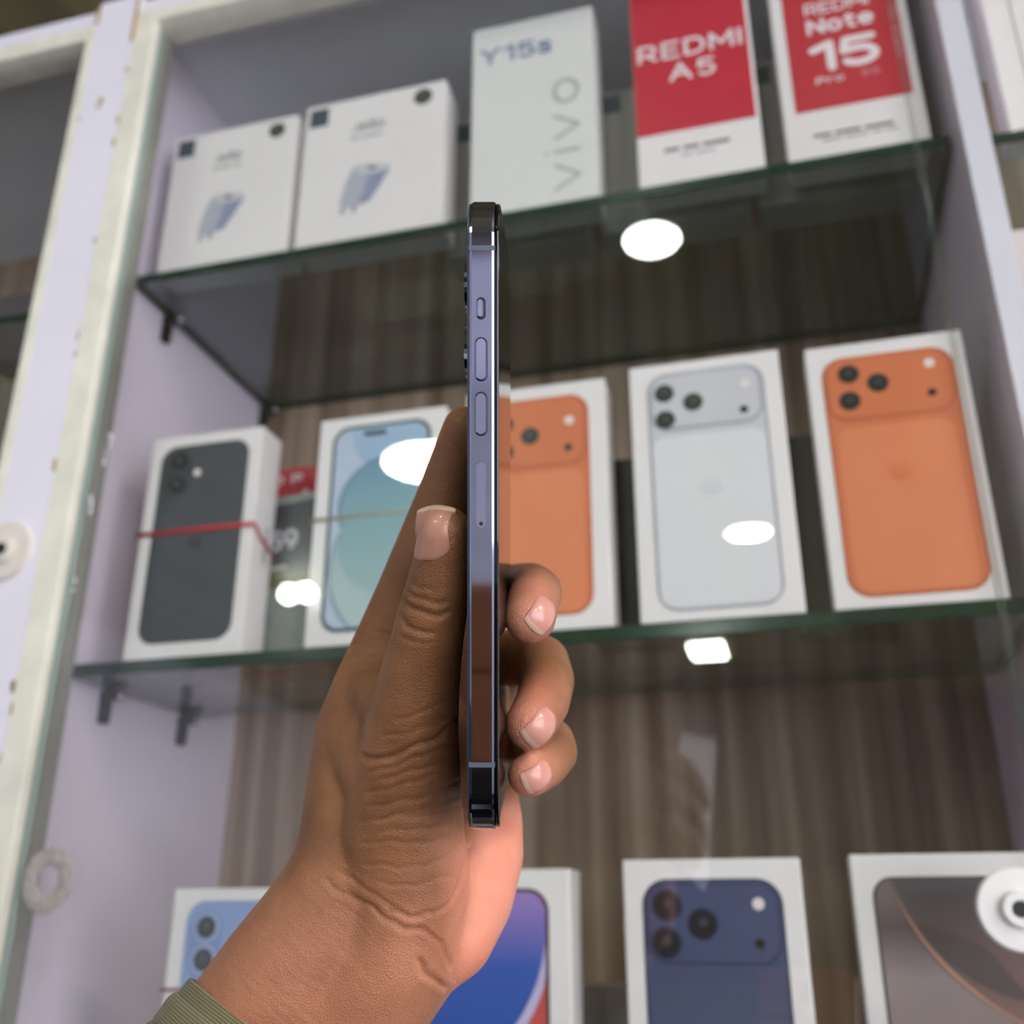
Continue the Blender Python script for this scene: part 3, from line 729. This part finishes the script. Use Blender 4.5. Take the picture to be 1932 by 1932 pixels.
# ------------------------------------------------------------------ hand
def chain(lst, n=7):
    out = []
    for a, b in zip(lst, lst[1:]):
        for i in range(n):
            t = i / n; out.append([a[k] * (1 - t) + b[k] * t for k in range(4)])
    out.append(list(lst[-1])); return out
S = []
thumb = [(841, 1004, 266, 52), (837, 1052, 269, 57), (828, 1105, 272, 62), (816, 1158, 275, 66), (803, 1225, 279, 71), (788, 1300, 283, 80), (776, 1380, 288, 90), (768, 1470, 294, 103), (760, 1570, 298, 118)]
index = [(876, 806, 315, 41), (861, 870, 318, 50), (838, 948, 320, 57), (809, 1038, 322, 65), (771, 1120, 325, 62), (737, 1215, 325, 70), (712, 1300, 322, 84), (692, 1385, 318, 98), (690, 1480, 315, 112), (688, 1580, 311, 124)]
palm1 = [(688, 1580, 311, 124), (674, 1650, 306, 126), (625, 1730, 303, 126), (541, 1849, 300, 137), (430, 2000, 298, 138), (340, 2130, 287, 142)]
palm2 = [(760, 1570, 298, 118), (768, 1680, 300, 118), (745, 1790, 300, 126), (650, 1925, 300, 137), (555, 2045, 298, 138), (455, 2180, 287, 142)]
heel = [(900, 1500, 345, 78), (905, 1550, 335, 82), (894, 1612, 325, 95), (878, 1690, 316, 92), (846, 1762, 308, 88), (790, 1800, 304, 90), (700, 1900, 302, 110)]
mid_ = [(780, 1300, 338, 60), (820, 1400, 345, 78), (850, 1500, 345, 88), (850, 1600, 330, 95), (830, 1690, 312, 105), (760, 1780, 302, 110)]
fill_ = [(880, 1180, 360, 52), (930, 1210, 364, 50), (938, 1290, 366, 50), (934, 1380, 364, 50), (915, 1450, 358, 58), (900, 1500, 345, 78)]
web = [(712, 1300, 322, 84), (730, 1330, 305, 60), (776, 1400, 290, 84)]
web2 = [(692, 1385, 318, 98), (735, 1450, 300, 95), (768, 1500, 296, 103)]
midf = [(740, 1235, 330, 68), (780, 1215, 348, 66), (870, 1165, 357, 58), (950, 1115, 354, 51), (1000, 1110, 338, 50), (1012, 1117, 320, 50), (1005, 1140, 306, 51), (1000, 1166, 297, 50)]
ring_ = [(760, 1320, 340, 72), (800, 1310, 352, 66), (890, 1275, 360, 58), (975, 1238, 356, 52), (1022, 1250, 342, 53), (1032, 1285, 326, 53), (1024, 1325, 311, 52), (1001, 1367, 298, 49)]
pink = [(800, 1400, 348, 72), (900, 1395, 360, 54), (985, 1390, 354, 47), (1038, 1400, 338, 47), (1044, 1420, 326, 47), (1026, 1445, 311, 45), (999, 1462, 299, 43)]
for c in (fill_, thumb, index, palm1, palm2, heel, mid_, web, web2, midf, ring_, pink): S += chain(c)
bm = bmesh.new()
for px, py, d, r in S:
    p = at(px, py, d * .001); rad = r / F * d * .001
    bmesh.ops.create_icosphere(bm, subdivisions=3, radius=rad, matrix=Matrix.Translation(p))
me = bpy.data.meshes.new('tmp'); bm.to_mesh(me); bm.free()
tmp = link(bpy.data.objects.new('tmp', me))
md = tmp.modifiers.new('r', 'REMESH'); md.mode = 'VOXEL'; md.voxel_size = .00085
md = tmp.modifiers.new('s', 'SMOOTH'); md.factor = .6; md.iterations = 22
dg = bpy.context.evaluated_depsgraph_get(); dg.update()
body_me = bpy.data.meshes.new_from_object(tmp.evaluated_get(dg)); bpy.data.objects.remove(tmp)
nv = len(body_me.vertices)
co = np.empty(nv * 3); body_me.vertices.foreach_get('co', co); co = co.reshape(-1, 3)
no = np.array([v.normal[:] for v in body_me.vertices])
cc = co @ R                                  # camera coordinates (x right, y up, z back)
PX = 966 + F * cc[:, 0] / -cc[:, 2]; PY = 966 - F * cc[:, 1] / -cc[:, 2]; DD = -cc[:, 2]
facing = -(no * (co / np.linalg.norm(co, axis=1)[:, None])).sum(1)
disp = np.zeros(nv)
WX = PX + 3.0 * np.sin(PY / 17 + PX / 43) + 1.5 * np.sin(PY / 6.1 + 2); WY = PY + 3.2 * np.sin(PX / 23 + PY / 60) + 1.8 * np.sin(PX / 8.3 + PY / 31)
def crease(pts, w=3.0, depth=.00045, dmin=0, dmax=9):
    global disp
    best = np.full(nv, 1e9)
    for i, (a, b) in enumerate(zip(pts, pts[1:])):
        a = np.array(a, float); b = np.array(b, float); ab = b - a; L2 = ab @ ab
        t = np.clip(((WX - a[0]) * ab[0] + (WY - a[1]) * ab[1]) / L2, 0, 1)
        best = np.minimum(best, np.hypot(WX - a[0] - t * ab[0], WY - a[1] - t * ab[1]))
    k = 1.0 * np.exp(-(best / w) ** 2) - .16 * np.exp(-((best - 2.4 * w) / (1.3 * w)) ** 2)
    disp += -depth * k * (facing > .1) * (DD > dmin) * (DD < dmax)
TM = dict(dmax=.300)
crease([(760, 1138), (775, 1148), (800, 1157), (828, 1159), (845, 1155)], 5, .0007, **TM)
crease([(752, 1166), (764, 1180), (790, 1191), (818, 1190)], 4.5, .0006, **TM)
crease([(768, 1114), (781, 1127), (812, 1135), (838, 1133)], 4, .00045, **TM)
crease([(772, 1098), (790, 1108), (820, 1112)], 3.5, .0003, **TM)
crease([(757, 1200), (780, 1210), (812, 1210)], 3.5, .0003, **TM)
for p in ([(690, 1180), (712, 1195), (735, 1203)], [(665, 1211), (693, 1219), (726, 1224)], [(672, 1196), (700, 1208), (728, 1213)], [(655, 1240), (690, 1243), (720, 1246)], [(650, 1262), (684, 1266), (712, 1262)]): crease(p, 3.5, .0004)
crease([(872, 1345), (850, 1372), (829, 1395), (800, 1405), (774, 1414), (731, 1430), (684, 1428)], 5, .0008)
for p in ([(841, 1452), (774, 1479), (727, 1490), (690, 1492)], [(865, 1471), (798, 1505), (727, 1519), (690, 1520)], [(868, 1500), (798, 1529), (712, 1548)], [(872, 1520), (818, 1535), (771, 1542), (680, 1550)],
          [(836, 1583), (771, 1589), (684, 1592)], [(843, 1623), (753, 1636), (684, 1633)], [(860, 1400), (810, 1425), (750, 1445), (700, 1452)], [(850, 1432), (790, 1455), (720, 1470)],
          [(858, 1350), (820, 1368), (770, 1382), (720, 1386)], [(850, 1320), (800, 1345), (745, 1356)], [(870, 1545), (800, 1562), (720, 1572)], [(850, 1655), (780, 1668), (720, 1668)]):
    crease(p, 3.4, .00034)
crease([(612, 1659), (640, 1678), (662, 1692), (690, 1710), (717, 1725), (764, 1750), (785, 1754), (807, 1761), (828, 1782), (843, 1804), (852, 1820)], 4.5, .0007)
crease([(735, 1717), (782, 1730), (825, 1725), (854, 1703), (872, 1650), (890, 1600)], 4, .0005)
crease([(790, 1818), (808, 1840), (836, 1858)], 6, .0010)
crease([(640, 1640), (700, 1685), (760, 1722), (800, 1735)], 3.6, .0004)
for k in range(26):                                            # the fine oblique wrist lines
    x0 = 560 - k * 9 + random.uniform(-5, 5); y0 = 1600 + k * 13; l = random.uniform(90, 230)
    crease([(x0 + 20, y0), (x0 + 20 + l * .5, y0 + l * .36), (x0 + 20 + l, y0 + l * .80)], 2.6, .00022)
for p in ([(1050, 1085), (1062, 1100)], [(1068, 1270), (1084, 1300)], [(1040, 1262), (1078, 1290)]): crease(p, 3, .0003)
co2 = co + no * disp[:, None]
body_me.vertices.foreach_set('co', (co2 + np.array([0, 0, ZC])).ravel()); body_me.update()
def sstep(x, a, b): t = np.clip((x - a) / (b - a), 0, 1); return t * t * (3 - 2 * t)
# palmar skin is lighter and pinker: heel of the hand and the finger pads
pal_lit = sstep(PX + (PY - 1600) * .18, 850, 930) * sstep(PY, 1480, 1540)
pal_lit = np.maximum(pal_lit, .75 * sstep(PX, 790, 900) * sstep(PY, 1540, 1620))
pads = (1 - sstep(DD, .300, .322)) * sstep(PX, 945, 950) * sstep(PY, 1040, 1060) * (1 - sstep(PY, 1500, 1540))
pads = pads * (1 - .6 * sstep(PX, 1010, 1060))
pal_lit = np.clip(np.maximum(pal_lit, pads * .65), 0, 1)
forearm_light = np.clip(.45 * sstep(PY, 1560, 1800), 0, 1)  # brighter light on lower wrist and forearm, painted into the skin colour
pal_lit = np.maximum(pal_lit, forearm_light * .62)
at_ = body_me.attributes.new('palmar_lit', 'FLOAT', 'POINT'); at_.data.foreach_set('value', pal_lit.astype(np.float32))
for p in body_me.polygons: p.use_smooth = True
SK = bpy.data.materials.new('skin'); SK.use_nodes = True; nt = SK.node_tree; b = nt.nodes['Principled BSDF']
b.inputs['Roughness'].default_value = .46; b.inputs['Specular IOR Level'].default_value = .4
b.inputs['Subsurface Weight'].default_value = .12; b.inputs['Subsurface Radius'].default_value = (1, .35, .2); b.inputs['Subsurface Scale'].default_value = .004
a_ = nt.nodes.new('ShaderNodeAttribute'); a_.attribute_name = 'palmar_lit'
tc = nt.nodes.new('ShaderNodeTexCoord')
n1 = nt.nodes.new('ShaderNodeTexNoise'); n1.inputs['Scale'].default_value = 60; n1.inputs['Detail'].default_value = 5; nt.links.new(tc.outputs['Object'], n1.inputs['Vector'])
r1 = nt.nodes.new('ShaderNodeValToRGB'); r1.color_ramp.elements[0].position = .3; r1.color_ramp.elements[1].position = .7
r1.color_ramp.elements[0].color = lin((126, 83, 52)); r1.color_ramp.elements[1].color = lin((154, 104, 66))
nt.links.new(n1.outputs['Fac'], r1.inputs['Fac'])
r2 = nt.nodes.new('ShaderNodeValToRGB'); r2.color_ramp.elements[0].position = .3; r2.color_ramp.elements[1].position = .7
r2.color_ramp.elements[0].color = lin((222, 140, 112)); r2.color_ramp.elements[1].color = lin((232, 160, 134))
nt.links.new(n1.outputs['Fac'], r2.inputs['Fac'])
mx = nt.nodes.new('ShaderNodeMix'); mx.data_type = 'RGBA'
nt.links.new(a_.outputs['Fac'], mx.inputs['Factor']); nt.links.new(r1.outputs['Color'], mx.inputs['A']); nt.links.new(r2.outputs['Color'], mx.inputs['B'])
nt.links.new(mx.outputs['Result'], b.inputs['Base Color'])
v1 = nt.nodes.new('ShaderNodeTexVoronoi'); v1.feature = 'DISTANCE_TO_EDGE'; v1.inputs['Scale'].default_value = 1200
nw = nt.nodes.new('ShaderNodeTexNoise'); nw.inputs['Scale'].default_value = 300
va = nt.nodes.new('ShaderNodeVectorMath'); va.operation = 'MULTIPLY_ADD'; va.inputs[1].default_value = (.002, .002, .002)
nt.links.new(tc.outputs['Object'], nw.inputs['Vector']); nt.links.new(nw.outputs['Color'], va.inputs[0]); nt.links.new(tc.outputs['Object'], va.inputs[2])
nt.links.new(va.outputs[0], v1.inputs['Vector'])
mr = nt.nodes.new('ShaderNodeMapRange'); mr.inputs['From Max'].default_value = .25; nt.links.new(v1.outputs['Distance'], mr.inputs['Value'])
n2 = nt.nodes.new('ShaderNodeTexNoise'); n2.inputs['Scale'].default_value = 420; n2.inputs['Detail'].default_value = 3; nt.links.new(tc.outputs['Object'], n2.inputs['Vector'])
hs = math_node(nt, 'ADD', math_node(nt, 'MULTIPLY', mr.outputs[0], .6), math_node(nt, 'MULTIPLY', n2.outputs['Fac'], .35))
bp = nt.nodes.new('ShaderNodeBump'); bp.inputs['Strength'].default_value = .45; bp.inputs['Distance'].default_value = .0004
nt.links.new(hs, bp.inputs['Height']); nt.links.new(bp.outputs['Normal'], b.inputs['Normal'])
body_me.materials.clear(); body_me.materials.append(SK)
pbase = at(594, 1887, .300)
person = empty('person', tuple(pbase), label="person's left hand and forearm in olive sleeve, gripping the phone from below", cat='person')
body = link(bpy.data.objects.new('hand', body_me)); body.parent = person
body.location = tuple(-(pbase + Vector((0, 0, ZC))))
bvh = BVHTree.FromPolygons([Vector(c) for c in co2], [tuple(p.vertices) for p in body_me.polygons])

NAIL = mat('fingernail', (208, 146, 130), .3, var=.04, scale=120, coat=.3)
NTIP = mat('nail_free_edge', (218, 178, 152), .35, var=.03)
def nail(c, axis, normal, L, W, label, tipfrac=.16):
    """c pixel centre + depth; axis/normal in camera coordinates; mesh projected onto the finger."""
    C = at(c[0], c[1], c[2] * .001)
    n = (cr * normal[0] + cu_ * normal[1] - cf * normal[2]).normalized()
    a = (cr * axis[0] + cu_ * axis[1] - cf * axis[2]); a = (a - n * a.dot(n)).normalized(); t = n.cross(a).normalized()
    bm = bmesh.new(); NU, NV = 18, 22; G = []; mats = {}
    for j in range(NV + 1):
        v = -1 + 2 * j / NV; row = []
        wv = max(.03, 1 - (max(0, -v - .25) / .75) ** 2.4) ** .5 * (1 - .10 * max(0, v) ** 3)
        for i in range(NU + 1):
            u = -1 + 2 * i / NU
            vv = v - .16 * u * u * max(0, v)
            p = C + t * (u * wv * W / 2) + a * (vv * L / 2)
            h = bvh.ray_cast(p + n * .02, -n)
            q = h[0] if h[0] is not None else p
            edge = max(abs(u), abs(v))
            lift = .00030 if edge < .93 else -.00015
            row.append(bm.verts.new(q + n * lift))
        G.append(row)
    for j in range(NV):
        for i in range(NU):
            f = bm.faces.new((G[j][i], G[j][i + 1], G[j + 1][i + 1], G[j + 1][i])); f.material_index = 1 if (j + 1) / NV > 1 - tipfrac else 0; f.smooth = True
    me = bpy.data.meshes.new('fingernail'); bmesh.ops.recalc_face_normals(bm, faces=bm.faces)
    if sum((f.normal.dot(n) for f in bm.faces)) < 0: bmesh.ops.reverse_faces(bm, faces=bm.faces)
    bm.to_mesh(me); bm.free(); me.materials.append(NAIL if 'thumb' not in label else mat('thumbnail_skin', (184, 132, 110), .35, var=.05, scale=100, coat=.2)); me.materials.append(NTIP)
    o = link(bpy.data.objects.new('fingernail', me)); o.parent = person; o.location = tuple(-pbase); o['label'] = label
    sm = o.modifiers.new('s', 'SMOOTH'); sm.iterations = 3
    sd = o.modifiers.new('t', 'SOLIDIFY'); sd.thickness = .0004; sd.offset = -1
nail((822, 1006, 266), (.04, 1, -.1), (-.62, .05, .80), .0150, .0150, 'pale thumbnail', .05)
nail((1011, 1156, 297), (-.70, -.72, 0), (.32, -.05, .95), .0112, .0088, 'pink fingernail of the middle finger')
nail((1009, 1364, 298), (-.74, -.66, 0), (.30, -.12, .95), .0122, .0092, 'pink fingernail of the ring finger')
nail((1006, 1458, 299), (-.88, -.40, 0), (.25, -.05, .95), .0105, .0078, 'pink fingernail of the little finger')

# sleeve
SL = bpy.data.materials.new('olive_ribbed_fabric'); SL.use_nodes = True; nt = SL.node_tree; b = nt.nodes['Principled BSDF']; b.inputs['Roughness'].default_value = .75
b.inputs['Sheen Weight'].default_value = .2
uvn = nt.nodes.new('ShaderNodeUVMap'); w = nt.nodes.new('ShaderNodeTexWave'); w.bands_direction = 'X'; w.inputs['Scale'].default_value = 44; w.inputs['Distortion'].default_value = .4
nt.links.new(uvn.outputs[0], w.inputs['Vector'])
r = nt.nodes.new('ShaderNodeValToRGB'); r.color_ramp.elements[0].color = lin((84, 78, 52)); r.color_ramp.elements[1].color = lin((128, 120, 86))
nt.links.new(w.outputs['Fac'], r.inputs['Fac']); nt.links.new(r.outputs['Color'], b.inputs['Base Color'])
bp = nt.nodes.new('ShaderNodeBump'); bp.inputs['Strength'].default_value = .6; bp.inputs['Distance'].default_value = .0004; nt.links.new(w.outputs['Fac'], bp.inputs['Height']); nt.links.new(bp.outputs['Normal'], b.inputs['Normal'])
ac = (cr * -.58 - cu_ * .81 - cf * .50).normalized(); pc = (cr * .81 - cu_ * .58).normalized(); nc = pc.cross(ac).normalized()
if nc.dot(cf) > 0: nc = -nc
C0 = at(535, 1984, .300)
def tube(name, prof, m, jit=0.0):
    bm = bmesh.new(); n = 96; L = []; uv = bm.loops.layers.uv.new('UVMap')
    for s_, r_ in prof:
        row = []
        for i in range(n):
            t = 2 * math.pi * i / n; wob = 1 + .012 * math.sin(3 * t + s_ * 60) + jit * math.sin(7 * t + s_ * 150)
            row.append(bm.verts.new(C0 + ac * s_ + pc * (r_ * wob * math.cos(t)) + nc * (r_ * .78 * wob * math.sin(t))))
        L.append(row)
    for j, (p, q) in enumerate(zip(L, L[1:])):
        for i in range(n):
            f = bm.faces.new((p[i], p[(i + 1) % n], q[(i + 1) % n], q[i])); f.smooth = True
            for lo, (uu, vv) in zip(f.loops, ((i / n, prof[j][0]), ((i + 1) / n, prof[j][0]), ((i + 1) / n, prof[j + 1][0]), (i / n, prof[j + 1][0]))):
                lo[uv].uv = (vv * 9, uu)
    me = bpy.data.meshes.new(name); bmesh.ops.recalc_face_normals(bm, faces=bm.faces); bm.to_mesh(me); bm.free(); me.materials.append(m)
    o = link(bpy.data.objects.new(name, me)); o.parent = person; o.location = tuple(-pbase); return o
def prof_lin(a, b_, n): return [(a[0] + (b_[0] - a[0]) * i / n, a[1] + (b_[1] - a[1]) * i / n) for i in range(n + 1)]
tube('sleeve', [(.006, .0330), (.0035, .0345), (.0036, .0360), (.0052, .0368)] + prof_lin((.006, .0370), (.012, .0372), 4) + [(.0125, .0366), (.013, .0373)] + prof_lin((.014, .0378), (.075, .0400), 14), SL, .004)
tube('cuff', [(.012, .0325), (-.0010, .0335), (-.0016, .0345), (-.0010, .0350)] + prof_lin((0, .0351), (.010, .0352), 6), SL)
